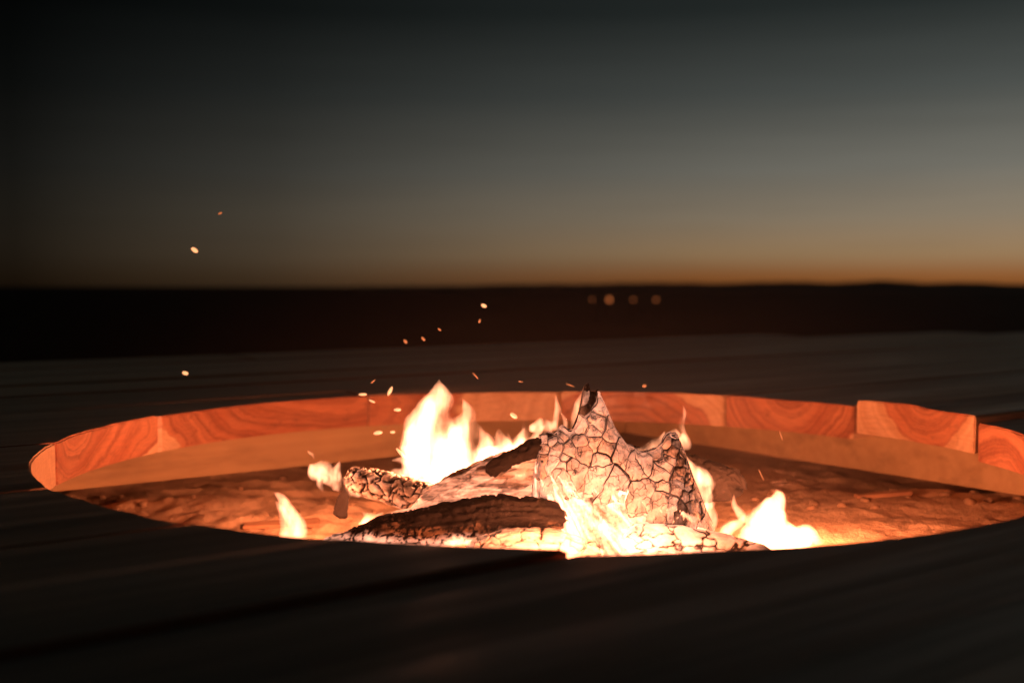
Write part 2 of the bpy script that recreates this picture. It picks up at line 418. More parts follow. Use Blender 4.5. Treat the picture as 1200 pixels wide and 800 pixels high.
for v1, v0 in zip(seams[:-1], seams[1:]):
    gap = lambda v: .0026 if v in (-.003, -.201) else G
    a, b = v0+gap(v0), v1-gap(v1)
    e1 = U1 + rng.uniform(-.05, .05); e0 = U0 + rng.uniform(-.05, .05)
    if v1 > 1.45: e1 = 2.05
    elif v1 > 1.25: e1 = 2.75
    pith = lambda: (rng.uniform(v0, v1), rng.uniform(-.07, .03))
    dzr = rng.uniform(-.003, .002)
    if b < -R or a > R:                                   # whole boards
        j = None
        if rng.random() < .4: j = rng.uniform(-1.2, 1.5)
        for q0, q1 in ([(e0, e1)] if j is None else [(e0, j-.001), (j+.001, e1)]):
            us = np.linspace(q0, q1, 110)
            board([(u, a) for u in us], [(u, b) for u in us], dzr, pith(), rng.uniform(.05, .14), bev=.005)
    elif a > .3 or b < -.3 and a < -.5:                  # boards bitten by the top or the front of the circle
        top = a > 0
        edge = lambda u: (max(a, math.sqrt(max(R*R-u*u, 0))) if top else min(b, -math.sqrt(max(R*R-u*u, 0)))) if abs(u) < R else (a if top else b)
        s = math.sqrt(R*R-(a if top else b)**2)
        joints = [e0, .055, e1] if top else [e0, e1]
        for q, (q0, q1) in enumerate(zip(joints[:-1], joints[1:])):
            a = (LEFT[.387]+G if q == 0 else v0+gap(v0)) if top else v0+gap(v0)
            s = math.sqrt(R*R-(a if top else b)**2)
            us = sorted(set([q0+.0008, q1-.0008, *[x for x in np.linspace(-s, s, 81) if q0+.002 < x < q1-.002], *np.linspace(q0+.01, q1-.01, 90)]))
            if top: lo = [(u, edge(u)) for u in us]; hi = [(u, b) for u in us]
            else: lo = [(u, a) for u in us]; hi = [(u, edge(u)) for u in us]
            pt = [(.560, .02), (.58, -.02)][q] if top else (v0+.1, .01)
            board(lo, hi, (0 if q == 0 else -.0006) if top else -.0038, pt, [.140, .115][q] if top else .12)
    else:                                                # boards cut through by the circle, one piece on each side
        row = round(v1, 3)
        specs = {.387: ((.300, .020, .125, 0), (.315, -.095, .112, 0)),
                 .191: ((.075, -.060, .060, 0), (.10, .02, .115, 0)),
                 -.003: ((-.11, -.09, .1, 0), (-.119, .026, .073, .0085)),
                 -.201: ((-.3, -.05, .12, 0), (-.245, -.075, .15, .0006))}[row]
        for side in (-1, 1):
            sp = specs[0 if side < 0 else 1]
            vs_ = np.linspace(a, b, 60) if side > 0 else np.linspace(LEFT.get(round(v0, 3), v0)+gap(v0), LEFT.get(row, v1)-gap(v1), 60)
            arc = [math.sqrt(max(R*R-v*v, 0)) for v in vs_]
            if side < 0:
                board([(e0, v) for v in vs_], [(-x, v) for x, v in zip(arc, vs_)], sp[3], sp[:2], sp[2], A=60)
            else:
                board([(x, v) for x, v in zip(arc, vs_)], [(e1, v) for v in vs_], sp[3], sp[:2], sp[2], A=60)
def bearer(lo, hi):
    cen = [(lo[i]+hi[i])/2 for i in range(3)]
    o = box('bearer', [lo[i]-cen[i] for i in range(3)], [hi[i]-cen[i] for i in range(3)], M_BEARER, deck, .002)
    o.location = cen; return o
ZB0, ZB1 = -.0945, -TH-.0002
bearer((-2.5, .508, ZB0), (.5585, .553, ZB1))             # along the boards, behind the opening on the left
o = bearer((.5595, -1.9, ZB0), (.604, 1.4, ZB1))          # across the boards, behind the opening on the right
bearer((-2.5, -.556, ZB0), (.5585, -.5105, ZB1-.0052))
bearer((-.604, -.5095, ZB0), (-.5595, .507, ZB1))
for uu in (-1.5, 1.55, 2.4): bearer((uu, -1.9 if uu > 0 else -.509, ZB0), (uu+.045, 1.22 if uu > 0 else .507, ZB1))

# ------------------------------------------------------------------ logs
def tube_grid(pts, rads, nu, nv, squash=1.0):
    """points of a bent tapered tube: returns (nu, nv, 3), outward normals, s, theta"""
    pts = np.array(pts, float); rads = np.array(rads, float)
    seg = np.r_[0, np.cumsum(np.linalg.norm(np.diff(pts, axis=0), axis=1))]; L = seg[-1]
    s = np.linspace(0, L, nu)
    def sm(y):
        o = np.interp(s, seg, y)
        w = max(3, nu//len(pts)//2*2+1); k = np.hanning(w+2)[1:-1]; k /= k.sum()
        return np.convolve(np.pad(o, w//2, 'reflect', reflect_type='odd'), k, 'valid')
    c = np.stack([sm(pts[:, i]) for i in range(3)], 1); r = np.abs(sm(rads))
    tg = np.gradient(c, axis=0); tg /= np.linalg.norm(tg, axis=1)[:, None]
    up = np.array([0, 0, 1.0]); up = np.where(np.abs(tg @ up)[:, None] > .9, np.array([0, -1.0, 0]), up)
    sx = np.cross(tg, up); sx /= np.linalg.norm(sx, axis=1)[:, None]; sz = np.cross(sx, tg)
    th = np.linspace(0, 2*np.pi, nv, endpoint=False)
    nrm = np.cos(th)[None, :, None]*sx[:, None] + np.sin(th)[None, :, None]*sz[:, None]*squash
    return c, r, nrm, s, th, tg
def tube_faces(nu, nv, caps=True):
    F = []
    for i in range(nu-1):
        for j in range(nv): F.append((i*nv+j, i*nv+(j+1) % nv, (i+1)*nv+(j+1) % nv, (i+1)*nv+j))
    return F
def make_log(name, pts, rads, mat, seed, heat, ashy, rough=.14, crack=0.0, crack_cell=.014, fibre=.0, nu=150, nv=72, squash=1.0):
    """heat / ashy: functions of world position arrays (x, y, z) and t in 0..1 along the log"""
    c, r, nrm, s, th, tg = tube_grid(pts, rads, nu, nv, squash)
    t = s/s[-1]
    end = np.clip(np.minimum(t, 1-t)/.05, 0, 1)**.45
    P = c[:, None] + nrm*(r*end)[:, None, None]
    q = P/np.mean(rads)
    d = rough*fbm(q*.9, seed, 5)
    if fibre:
        a2 = np.stack([np.cos(th)[None]*3.2+0*t[:, None], np.sin(th)[None]*3.2+0*t[:, None], (t*3)[:, None]+0*th[None]], -1)
        d = d + fibre*fbm(a2*2.2, seed+50, 4, .6)
    cr = np.ones_like(d)
    if crack:
        w = P/crack_cell + .5*np.stack([fbm(P*90, seed+60+i, 2) for i in range(3)], -1)
        e = voronoi_edge(w*np.array([.75, 1, 1.15]), seed)
        cr = np.clip(e/.13, 0, 1)**.5
        d = d + crack*(cr-1)
    # ragged broken ends
    jag = .25*fbm(np.stack([np.cos(th)*2, np.sin(th)*2, 0*th], -1), seed+70, 3)
    P = c[:, None] + nrm*((r*end)[:, None]*(1+d))[..., None]
    P = P + tg[:, None]*((jag[None]*np.mean(rads)*3)*(np.clip((t-.8)/.2, 0, 1)-np.clip((.2-t)/.2, 0, 1))[:, None])[..., None]
    V = P.reshape(-1, 3); tt = np.repeat(t, nv)
    lump = fbm(V*45, seed+80, 3)
    H = heat(V[:, 0], V[:, 1], V[:, 2], tt) + .35*lump - .6*(1-cr.ravel())
    A = ashy(V[:, 0], V[:, 1], V[:, 2], tt) + .3*fbm(V*60, seed+90, 3) - .9*(1-cr.ravel())
    F = tube_faces(nu, nv)
    V = np.vstack([V, c[0]-tg[0]*.001, c[-1]+tg[-1]*.001]); k = nu*nv
    for j in range(nv):
        F.append((k, (j+1) % nv, j)); F.append((k+1, (nu-1)*nv+j, (nu-1)*nv+(j+1) % nv))
    H = np.r_[H, 0, 0]; A = np.r_[A, 0, 0]
    o = mesh_obj(name, V, F, mat, None, True, {'ember_heat': H, 'ashy': A})
    base = V.mean(0); base[2] = V[:, 2].min()
    recentre(o, base); return o
def pl(*rows, f=1.0):
    """rows of (px, py, radius px, dist) -> points, radii"""
    return [at(x, y, d) for x, y, r, d in rows], [r*mpp(d)*f for x, y, r, d in rows]

# the big charred stump: a lofted block whose top runs up into a broken spike
TOPX = [622, 626, 632, 645, 652, 658, 664, 668, 674, 679, 683, 686, 690, 692, 695, 698, 702, 707, 713, 719, 724, 735, 748, 765, 774, 781, 787, 794, 801, 808, 817, 826, 836, 842]
TOPY = [568, 530, 509, 506, 507, 498, 500, 507, 501, 480, 456, 448, 449, 470, 474, 459, 457, 470, 480, 499, 508, 520, 527, 527, 520, 509, 503, 508, 524, 545, 566, 590, 612, 640]
DM = 1.035; k_ = mpp(DM)
TAB_PX = np.linspace(600, 860, 700)
TAB_Z = np.interp(TAB_PX, TOPX, [at(690, y, DM)[2] for y in TOPY]) + .0030*fbm(np.stack([TAB_PX*.17, 0*TAB_PX, 0*TAB_PX], -1), 66, 3)
def stump_top(x):          # world x on the stump's middle plane -> z of its top edge
    px = 600 + (x-CAM[0])/DM*FPX*(1)      # the same plane, read as a profile drawing
    return np.interp(px, TAB_PX, TAB_Z)
XA, XB = at(622, 560, DM)[0], at(842, 560, DM)[0]
ZBOT = -.150; YM = CAM[1] + DM
def stump_front(x, z):
    """y of the stump's camera-side surface"""
    zt = stump_top(x)
    t = np.clip((z-ZBOT)/np.maximum(zt-ZBOT, 1e-4), 0, 1)
    u = np.clip((x-XA)/(XB-XA), 0, 1)
    endr = np.clip(np.minimum(u, 1-u)/.16, 0, 1)**.5
    w = (.052*np.sqrt(np.clip(1-t**3.2, 0, 1)) + .030*np.clip(1-t*1.25, 0, 1)**1.3)*(.35+.65*endr)
    return YM - w
def stump_back(x, z):
    zt = stump_top(x); t = np.clip((z-ZBOT)/np.maximum(zt-ZBOT, 1e-4), 0, 1)
    u = np.clip((x-XA)/(XB-XA), 0, 1); endr = np.clip(np.minimum(u, 1-u)/.16, 0, 1)**.5
    return YM + .060*np.sqrt(np.clip(1-t**2.4, 0, 1))*(.3+.7*endr)
def plate_zone(x, z):
    """1 where the char is broken into blocks (upper part), 0 in the glowing fan below"""
    px = 600 + (x-CAM[0])/DM*FPX; lim = np.interp(px, [630, 660, 700, 750, 790, 830], [532, 552, 566, 574, 590, 600])
    dd = stump_front(x, z) - CAM[1]; q = (z-CAM[2])/dd
    px = 600 + (x-CAM[0])/dd*FPX
    lim = np.interp(px, [630, 660, 700, 750, 790, 830], [536, 556, 568, 572, 590, 600])
    py = 400 - (q*C_ + S_)*FPX/(C_-q*S_)
    return np.clip((lim-py)/10+.5, 0, 1), px, py
def build_stump():
    root = empty('charred_stump', (XA*.5+XB*.5, YM, ZBOT))
    tag(root, 'large charred stump with cracked black skin and a broken upright spike', 'log')
    nu, nh = 230, 90
    xs = np.linspace(XA, XB, nu); V = []; q = []
    tt = np.linspace(0, 1, nh)
    tfr = 1-(1-tt)**1.5
    for side in (0, 1):
        for x in xs:
            zt = float(stump_top(np.array(x)))
            for t in tfr:
                z = ZBOT + t*(zt-ZBOT); V.append((x, float((stump_front if side == 0 else stump_back)(x, z)), z))
    V = np.array(V); front = np.r_[np.ones(nu*nh), np.zeros(nu*nh)]
    zone, px, py = plate_zone(V[:, 0], V[:, 2])
    # fan of glowing fibres running from the crook down to the right
    ox, oy = 628, 520
    ang = np.arctan2(py-oy, px-ox); rd = np.hypot(px-ox, py-oy)
    fib = fbm(np.stack([ang*17, rd*.020, 0*rd], -1), 21, 4, .55)
    fib2 = fbm(np.stack([ang*45, rd*.045, 0*rd], -1), 25, 3, .6)
    lump = fbm(V*38, 33, 4)
    disp = zone*(-.0035 + .0022*fbm(V*120, 35, 3)) + (1-zone)*(.0050*fib + .0022*fib2 + .0045*lump)
    tmid = np.clip((V[:, 2]-ZBOT)/.14, 0, 1)
    V[:, 1] -= np.where(front > .5, disp, -(.006*lump + .004*fbm(V*90, 3, 3)))
    # hollow crook on the left, where the other log leans in
    heat_fan = .58 + .75*fib + .55*fib2 + .30*np.exp(-((px-668)/30)**2-((py-620)/40)**2) + .25*np.exp(-((px-700)/60)**2-((py-585)/14)**2) - .22*np.clip((px-745)/60, 0, 1)
    H = np.where(front > .5, (1-zone)*heat_fan + zone*(.34+.25*lump), .12+.15*lump)
    A = np.where(front > .5, (1-zone)*(.55+.3*fib) + zone*(-.35), .1)
    F = []
    for s in (0, 1):
        for i in range(nu-1):
            for j in range(nh-1):
                a = s*nu*nh+i*nh+j; f = (a, a+nh, a+nh+1, a+1)
                F.append(f if s == 0 else f[::-1])
    n0 = nu*nh
    for i in range(nu-1):
        a = i*nh+nh-1; F.append((a, a+nh, a+nh+n0, a+n0)); a = i*nh; F.append((a+nh, a, a+n0, a+nh+n0))
    for i in (0, nu-1):
        for j in range(nh-1):
            a = i*nh+j; f = (a, a+1, a+1+n0, a+n0); F.append(f if i == 0 else f[::-1])
    o = mesh_obj('burnt_wood', V - np.array(root.location), F, M_EMBER, root, True, {'ember_heat': H, 'ashy': A})
    # ---- char blocks
    r2 = random.Random(11); seeds = []
    x0, x1 = XA, XB; z0, z1 = at(700, 612, DM)[2], at(700, 448, DM)[2]
    ph = rad(-16); cph, sph = math.cos(ph), math.sin(ph)      # the char checks along and across the old grain
    b = -.16
    while b < .16:
        rowh = r2.uniform(.008, .016); a = -.2 + r2.uniform(0, .02)
        while a < .2:
            px_, pz_ = .04 + a*cph - (b)*sph, -.03 + a*sph + b*cph
            _, ppx, ppy = plate_zone(np.array(px_), np.array(pz_))
            k = .8 if ppy < 500 else (.62 if ppx > 770 else (.72 if ppx < 655 else 1.0))
            wd = r2.choice((.006, .009, .013, .017, .022))*k
            n2 = 1 if k > .75 else 2
            for sub in range(n2):
                q = (b + rowh*((sub+.5)/n2-.5) + r2.uniform(-.22, .22)*rowh/n2)
                x_, z_ = .04 + (a+wd/2)*cph - q*sph, -.03 + (a+wd/2)*sph + q*cph
                if not x0 < x_ < x1: continue
                zn, _, _ = plate_zone(np.array(x_), np.array(z_))
                if zn < .3 or z_ > float(stump_top(np.array(x_)))+.003: continue
                seeds.append((x_ + r2.gauss(0, .0012), z_ + r2.gauss(0, .0012), .022))
            a += wd
        b += rowh
    seeds = [q for q in seeds if r2.random() > .26 or q[0] > at(775, 560, DM)[0]]
    for si, (sx, sz, sp) in enumerate(seeds):
        poly = [(sx-sp*.9, sz-sp*.9), (sx+sp*.9, sz-sp*.9), (sx+sp*.9, sz+sp*.9), (sx-sp*.9, sz+sp*.9)]
        for sj, (tx, tz, _) in enumerate(seeds):
            if sj == si or math.hypot(tx-sx, tz-sz) > .07: continue
            mx, mz, nx, nz = (sx+tx)/2, (sz+tz)/2, tx-sx, tz-sz
            out = []
            for a, b in zip(poly, poly[1:]+poly[:1]):
                da = (a[0]-mx)*nx+(a[1]-mz)*nz; db = (b[0]-mx)*nx+(b[1]-mz)*nz
                if da <= 0: out.append(a)
                if da*db < 0:
                    f = da/(da-db); out.append((a[0]+(b[0]-a[0])*f, a[1]+(b[1]-a[1])*f))
            poly = out
            if len(poly) < 3: break
        if len(poly) < 3: continue
        ring = []
        for a, b in zip(poly, poly[1:]+poly[:1]):
            m = max(1, int(math.hypot(b[0]-a[0], b[1]-a[1])/.0026))
            for k in range(m): ring.append((a[0]+(b[0]-a[0])*k/m, a[1]+(b[1]-a[1])*k/m))
        ring = np.array(ring); n = len(ring)
        w = np.stack([ring[:, 0]*120, ring[:, 1]*120, 0*ring[:, 0]], -1)
        ring = ring + .0042*np.stack([fbm(w, 5, 4, .6), fbm(w, 6, 4, .6)], -1)
        cx, cz = ring.mean(0)
        size = np.hypot(*(ring-[cx, cz]).T).mean()
        if size < .003: continue
        zn, ppx, ppy = plate_zone(np.array(cx), np.array(cz))
        VV = []; 
        lift = r2.choice((-.0020, -.0005, .0005, .0015, .0035))
        gapf = 1-min(.35, r2.choice((.0002, .0004, .0007, .0013))/size)
        for fr, h in ((gapf, -.0060), (gapf, .0012), (gapf*.96, .0019), (gapf*.6, .0020)):
            p = np.array([cx, cz]) + (ring-[cx, cz])*fr
            zt = stump_top(p[:, 0]); pz = np.minimum(p[:, 1], zt-.0004)
            hh = h + lift + (.0026*fbm(np.stack([p[:, 0]*220, p[:, 1]*220, 0*p[:, 0]], -1), 44, 3) if h > 0 else 0)
            VV += [(a, float(stump_front(np.array(a), np.array(b)))-c, b) for a, b, c in zip(p[:, 0], pz, np.broadcast_to(hh, (n,)))]
        VV.append((cx, float(stump_front(np.array(cx), np.array(min(cz, float(stump_top(np.array(cx)))-.0004))))-.0020-lift, min(cz, float(stump_top(np.array(cx)))-.0004)))
        FF = []
        for l in range(3):
            for j in range(n): FF.append((l*n+j, l*n+(j+1) % n, (l+1)*n+(j+1) % n, (l+1)*n+j))
        for j in range(n): FF.append((3*n+j, 3*n+(j+1) % n, 4*n))
        VV = np.array(VV); cc = VV.mean(0)
        low = float(np.clip((ppy-535)/40, 0, 1)); right = float(np.clip((ppx-770)/30, 0, 1))
        hv = .48 + .14*low - .24*right + r2.uniform(-.10, .12); av = .85 - .55*right + r2.uniform(-.25, .15)
        if ppy < 500 and r2.random() < .3: hv, av = 0, -.2
        H = np.r_[np.full(n, -.6), np.full(n, hv-.25), np.full(2*n+1, hv)]
        A = np.r_[np.full(n, -.6), np.full(n, av-.3), np.full(2*n+1, av)]
        bo = mesh_obj('char_block', VV-cc, FF, M_BLOCK, root, True, {'ember_heat': H, 'ashy': A})
        bo.location = cc - np.array(root.location)
    return root
build_stump()
cst = lambda v: (lambda x, y, z, t: np.full_like(x, v))
def under(zmid, width, lo, hi):   # hotter below
    return lambda x, y, z, t: lo + (hi-lo)*np.clip((zmid-z)/width+.5, 0, 1)
zof = lambda py, d: at(700, py, d)[2]
LOGS = 'burning logs piled in the pit'
o = make_log('burning_log', *pl((380, 648, 15, .985), (450, 624, 19, .985), (540, 612, 25, .985), (615, 604, 25, .985), (662, 612, 20, .99)), M_BARK, 101,
             heat=under(zof(622, .98), .014, -.05, .70), ashy=under(zof(618, .98), .02, .05, .75), rough=.20, fibre=.30, crack=.16, crack_cell=.008)
tag(o, 'long dark barky log lying low across the front left of the fire', 'log', LOGS)
o = make_log('burning_log', *pl((548, 652, 16, .945), (600, 636, 20, .95), (650, 640, 20, .95), (705, 652, 16, .95)), M_FIBRE, 111,
             heat=under(zof(630, .95), .02, .42, .85), ashy=cst(.9), rough=.22, fibre=.18, crack=.12)
tag(o, 'short ash-white glowing log lying under the end of the dark barky log', 'log', LOGS)
o = make_log('burning_log', *pl((492, 596, 15, 1.05), (545, 577, 24, 1.05), (600, 557, 30, 1.045), (655, 540, 26, 1.04)), M_FIBRE, 121,
             heat=under(zof(568, 1.04), .03, .36, .78), ashy=cst(.75), rough=.20, fibre=.30)
tag(o, 'split pinkish log with stringy fibres leaning on the large stump', 'log', LOGS)
o = make_log('burning_log', *pl((448, 612, 9, 1.03), (490, 602, 10, 1.03), (545, 590, 9, 1.03)), M_FIBRE, 131,
             heat=cst(.62), ashy=cst(.8), rough=.25, fibre=.2, nu=80, nv=40)
tag(o, 'thin pale glowing stick resting along the top of the dark log', 'stick', LOGS)
o = make_log('burning_log', *pl((408, 560, 15, 1.13), (440, 568, 18, 1.12), (480, 578, 19, 1.10), (540, 590, 16, 1.08)), M_EMBER, 141,
             heat=cst(.22), ashy=cst(.62), rough=.16, crack=.34, crack_cell=.011)
tag(o, 'charred log with checked ashy end poking out left behind the flames', 'log', LOGS)
o = make_log('burning_log', *pl((735, 630, 18, .975), (790, 630, 16, .975), (845, 636, 12, .975), (900, 646, 7, .975)), M_EMBER, 151,
             heat=lambda x, y, z, t: .80-.45*t, ashy=cst(.75), rough=.10, crack=.10, crack_cell=.020)
tag(o, 'tapering cracked branch running from the stump towards the right flame', 'branch', LOGS)
o = make_log('burning_log', *pl((590, 562, 22, 1.19), (680, 552, 32, 1.19), (780, 554, 32, 1.19), (866, 572, 20, 1.19)), M_BARK, 161,  # log enlarged so that it shades the sand behind on the right
             heat=cst(.05), ashy=cst(.1), rough=.2, crack=.2)
tag(o, 'black log lying behind the large stump, mostly hidden', 'log', LOGS)
o = make_log('burnt_stub_or_shade', *pl((398, 606, 9, 1.16), (402, 585, 7, 1.16), (408, 566, 5, 1.16), (410, 552, 3, 1.16)), M_BARK, 171,
             heat=cst(-.2), ashy=cst(-.3), rough=.25, fibre=.2, nu=60, nv=28)
tag(o, 'small blackened upright stub left of the charred log end', 'stick')
o = make_log('burnt_stub_or_shade', *pl((572, 552, 9, 1.03), (600, 540, 13, 1.03), (628, 528, 15, 1.03), (645, 520, 8, 1.03)), M_BARK, 181,  # black lump added where only shade fills the hollow beside the stump
             heat=cst(-.5), ashy=cst(-.4), rough=.3, fibre=.3, nu=60, nv=36)
tag(o, 'black lump added for the shaded hollow between the stringy log and the stump', 'charcoal')
# coals under and in front of the logs
COALS = 'glowing coals at the foot of the fire'
def coal(p, r, seed, heat):
    bm = bmesh.new(); bmesh.ops.create_icosphere(bm, subdivisions=3, radius=1)
    V = np.array([v.co[:] for v in bm.verts]); F = [[v.index for v in f.verts] for f in bm.faces]; bm.free()
    n = fbm(V*1.3+seed, seed, 3); V = V*(1+.45*n)[:, None]*np.array([1.2, .9, .75])*r
    o = mesh_obj('coal', V, F, M_EMBER, None, True, {'ember_heat': heat+.35*fbm(V/r*2, seed+1, 2), 'ashy': np.full(len(V), .55)})
    o.location = p; o.rotation_euler = (0, 0, seed*1.3); return o
rc = random.Random(5)
for i in range(26):
    x = rc.gauss(.02, .11); y = rc.gauss(-.17, .035); z = float(sand_z(np.array(x), np.array(y)))
    r = rc.uniform(.009, .020)
    tag(coal((x, y, z+r*.4), r, i, rc.uniform(.45, .8)), 'glowing orange coal on the sand at the foot of the stump', 'coal', COALS)

# ------------------------------------------------------------------ flames
FLAMES = 'flames of the campfire'
def tongue(parent, rows, mat, seed, depth=.75, rough=.20, f=1.0):
    pts, rads = pl(*rows, f=f*1.12)
    nu, nv = 56, 26
    c, r, _, s, th, tg = tube_grid(pts, rads, nu, nv)
    t = s/s[-1]
    q1 = np.stack([s*70, 0*s+seed, 0*s], -1)
    r = r*np.clip(t/.10, 0, 1)**.5*np.clip((1-t)/.06, 0, 1)**.7*(1+.9*rough*fbm(q1, seed, 3)) + 1e-5
    dep = np.array([0, 1.0, 0]) - tg*tg[:, 1:2]; dep /= np.linalg.norm(dep, axis=1)[:, None]
    wid = np.cross(tg, dep)
    c = c + wid*(np.minimum(r*1.2, .006)*.8*fbm(np.stack([s*45, 0*s, 0*s+seed], -1), seed+9, 2)*np.clip(t/.3, 0, 1))[:, None]
    cs, sn = np.cos(th), np.sin(th)
    # lens-shaped section: thin at its edges, so the glow fades out sideways
    P = c[:, None] + wid[:, None]*(r[:, None]*cs[None]*1.12)[..., None] + dep[:, None]*(r[:, None]*(np.sign(sn)*np.abs(sn)**2.6)[None]*depth*1.25)[..., None]
    q = P*np.array([1, 1, .40])
    P = P + wid[:, None]*(fbm(q*75, seed+3, 3)*np.minimum(r*.9*rough*3, .005)[:, None]*cs[None]**2)[..., None]
    P = P + tg[:, None]*(fbm(q*60, seed+5, 2)*np.minimum(r*.5, .005)[:, None])[..., None]
    F = tube_faces(nu, nv); F.append(tuple(range(nv))[::-1]); F.append(tuple((nu-1)*nv+j for j in range(nv)))
    V = P.reshape(-1, 3) - np.array(parent.location)
    o = mesh_obj('flame_tongue', V, F, mat, parent, True)
    bm = bmesh.new(); bm.from_mesh(o.data); bmesh.ops.recalc_face_normals(bm, faces=bm.faces); bm.to_mesh(o.data); bm.free()
    return o
def flame(label, base, tongues, lights=(), cat='flame', rough=.2, mat=None, depth=.75):
    root = empty('flame', base); tag(root, label, cat, FLAMES)
    for i, rows in enumerate(tongues):
        tongue(root, rows, mat or M_FLAME, rng.randint(0, 900), depth, rough)
    for p, w, r, col in lights:
        l = bpy.data.lights.new('firelight', 'POINT'); l.energy = w*.80; l.color = col; l.shadow_soft_size = r
        lo = bpy.data.objects.new('firelight', l); COL.objects.link(lo); lo.parent = root; lo.location = p - np.array(base)
    return root
FC = (1, .265, .105)
D1 = 1.12
T = lambda d, *rows: [(x, y, r, d) for x, y, r in rows]
flame('tall white-hot flame rising to a pointed curl left of the stump', at(520, 590, D1), [
    T(D1, (505, 590, 22), (508, 560, 34), (506, 525, 31), (502, 498, 24), (506, 478, 17), (516, 460, 9), (515, 443, 1.5)),
    T(D1+.01, (530, 585, 22), (536, 552, 28), (540, 522, 22), (546, 498, 14), (550, 482, 8), (541, 466, 1)),
    T(D1, (490, 560, 14), (486, 535, 15), (484, 512, 12), (489, 494, 6), (500, 482, 1)),
    T(D1-.01, (500, 580, 16), (484, 566, 14), (472, 556, 7), (458, 550, 1)),
    T(D1, (498, 548, 12), (482, 542, 7), (468, 538, 3), (459, 540, .8)),
    T(D1, (490, 530, 10), (478, 522, 6), (466, 523, 1)),
    T(D1-.02, (500, 592, 13), (520, 588, 15), (545, 572, 15), (570, 560, 8), (590, 552, 2)),
    T(D1, (545, 570, 18), (562, 545, 18), (568, 525, 10), (562, 508, 5), (560, 494, 1)),
    T(D1+.01, (560, 560, 18), (578, 542, 19), (590, 522, 11), (584, 500, 1)),
    T(D1, (575, 550, 13), (598, 535, 14), (606, 520, 7), (616, 500, 1)),
    T(D1-.005, (585, 545, 16), (606, 532, 15), (622, 520, 11), (632, 508, 5), (640, 497, 1)),
    T(D1, (595, 540, 7), (600, 522, 4), (594, 505, 1)),
    ], lights=[(at(515, 545, D1), 6.0, .022, FC), (at(590, 530, D1), 2.0, .015, FC)])
D2 = 1.07
flame('broad white flame standing alone right of the stump on the sand', at(905, 642, D2), [
    T(D2, (903, 660, 30), (905, 636, 31), (904, 612, 24), (907, 594, 16), (912, 582, 9), (909, 572, 1.5)),
    T(D2, (930, 655, 20), (938, 636, 18), (948, 626, 10), (968, 633, 2)),
    T(D2, (898, 620, 7), (884, 606, 5), (870, 602, 5), (862, 592, 3.5), (860, 578, .6)),
    T(D2, (868, 640, 8), (880, 622, 9), (892, 606, 6), (899, 596, 1)),
    T(D2+.01, (838, 634, 4), (852, 620, 7), (866, 610, 5), (874, 602, .6)),
    T(D2, (880, 650, 12), (886, 632, 9), (896, 618, 3)),
    ], lights=[(at(908, 584, D2), 7.0, .015, FC)], rough=.12, mat=M_HOT)
flame('small forked white flame alone on the sand at the far left of the fire', at(345, 632, 1.10), [
    T(1.10, (349, 640, 9), (349, 618, 9), (342, 602, 8), (334, 588, 7), (320, 576, 1)),
    T(1.10, (339, 640, 7), (337, 618, 7), (331, 600, 5), (322, 586, 1)),
    ], lights=[(at(340, 592, 1.10), 2.0, .008, FC)], rough=.08, mat=M_HOT)
flame('small curled wisp of pale flame floating left of the charred log end', at(400, 575, 1.15), [
    T(1.15, (397, 576, 3), (391, 563, 9), (380, 553, 11), (369, 549, 8), (362, 543, .8)),
    T(1.15, (388, 562, 7), (393, 549, 6), (398, 539, .7)),
    T(1.15, (382, 558, 6), (377, 567, 4), (379, 577, .6)),
    T(1.15, (402, 560, 2), (408, 568, 5), (414, 574, 5), (424, 580, 2)),
    T(1.15, (360, 528, 1), (366, 532, 2), (368, 538, 1)),
    ], rough=.3, mat=M_FAINT)
flame('ragged flame licking up the right edge of the large stump', at(825, 605, 1.07), [
    T(1.07, (836, 622, 6), (829, 598, 8), (820, 570, 9), (809, 548, 9), (802, 530, 1)),
    T(1.08, (812, 552, 8), (826, 558, 9), (836, 566, 5), (832, 580, 1)),
    T(1.08, (822, 598, 5), (834, 594, 5), (838, 588, 1.5)),
    T(1.075, (792, 528, 6), (796, 518, 8), (790, 510, 7), (798, 508, 1)),
    T(1.08, (732, 534, 5), (752, 530, 8), (766, 523, 7), (774, 512, 3), (780, 504, .6)),
    T(1.08, (805, 520, 3), (800, 500, 3), (803, 484, 2), (800, 474, .6)),
    ], lights=[(at(826, 575, 1.09), .35, .01, FC)], rough=.2, mat=M_WISP)
flame('thin flames behind the top of the stump around its spike', at(668, 505, 1.09), [
    T(1.09, (676, 512, 6), (676, 490, 7), (678, 474, 4), (684, 458, .6)),
    T(1.09, (620, 505, 5), (632, 497, 7), (646, 497, 6), (656, 492, 1)),
    T(1.10, (664, 512, 3), (662, 496, 3), (656, 482, .6)),
    T(1.10, (612, 520, 4), (616, 506, 4), (614, 492, .6)),
    T(1.12, (650, 505, 4), (655, 480, 4), (651, 462, .8)),
    ], rough=.2, mat=M_WISP)
flame('low flames among the coals in front of the stump', at(690, 655, .93), [
    T(.93, (500, 655, 5), (520, 640, 7), (540, 632, 7), (560, 628, 2)),
    T(.94, (668, 670, 16), (672, 640, 14), (668, 618, 10), (664, 596, 6), (652, 580, 1)),
    T(.95, (700, 672, 16), (712, 648, 10), (722, 636, 3)),
    T(.94, (780, 668, 14), (765, 650, 10), (758, 638, 2)),
    T(.94, (560, 665, 10), (556, 645, 8), (562, 630, 1)),
    T(.94, (818, 668, 10), (806, 650, 7), (800, 638, 1)),
    ], lights=[(at(660, 640, .89), 2.8, .02, FC), (at(765, 642, .89), 1.8, .02, FC)], rough=.2, mat=M_WISP)
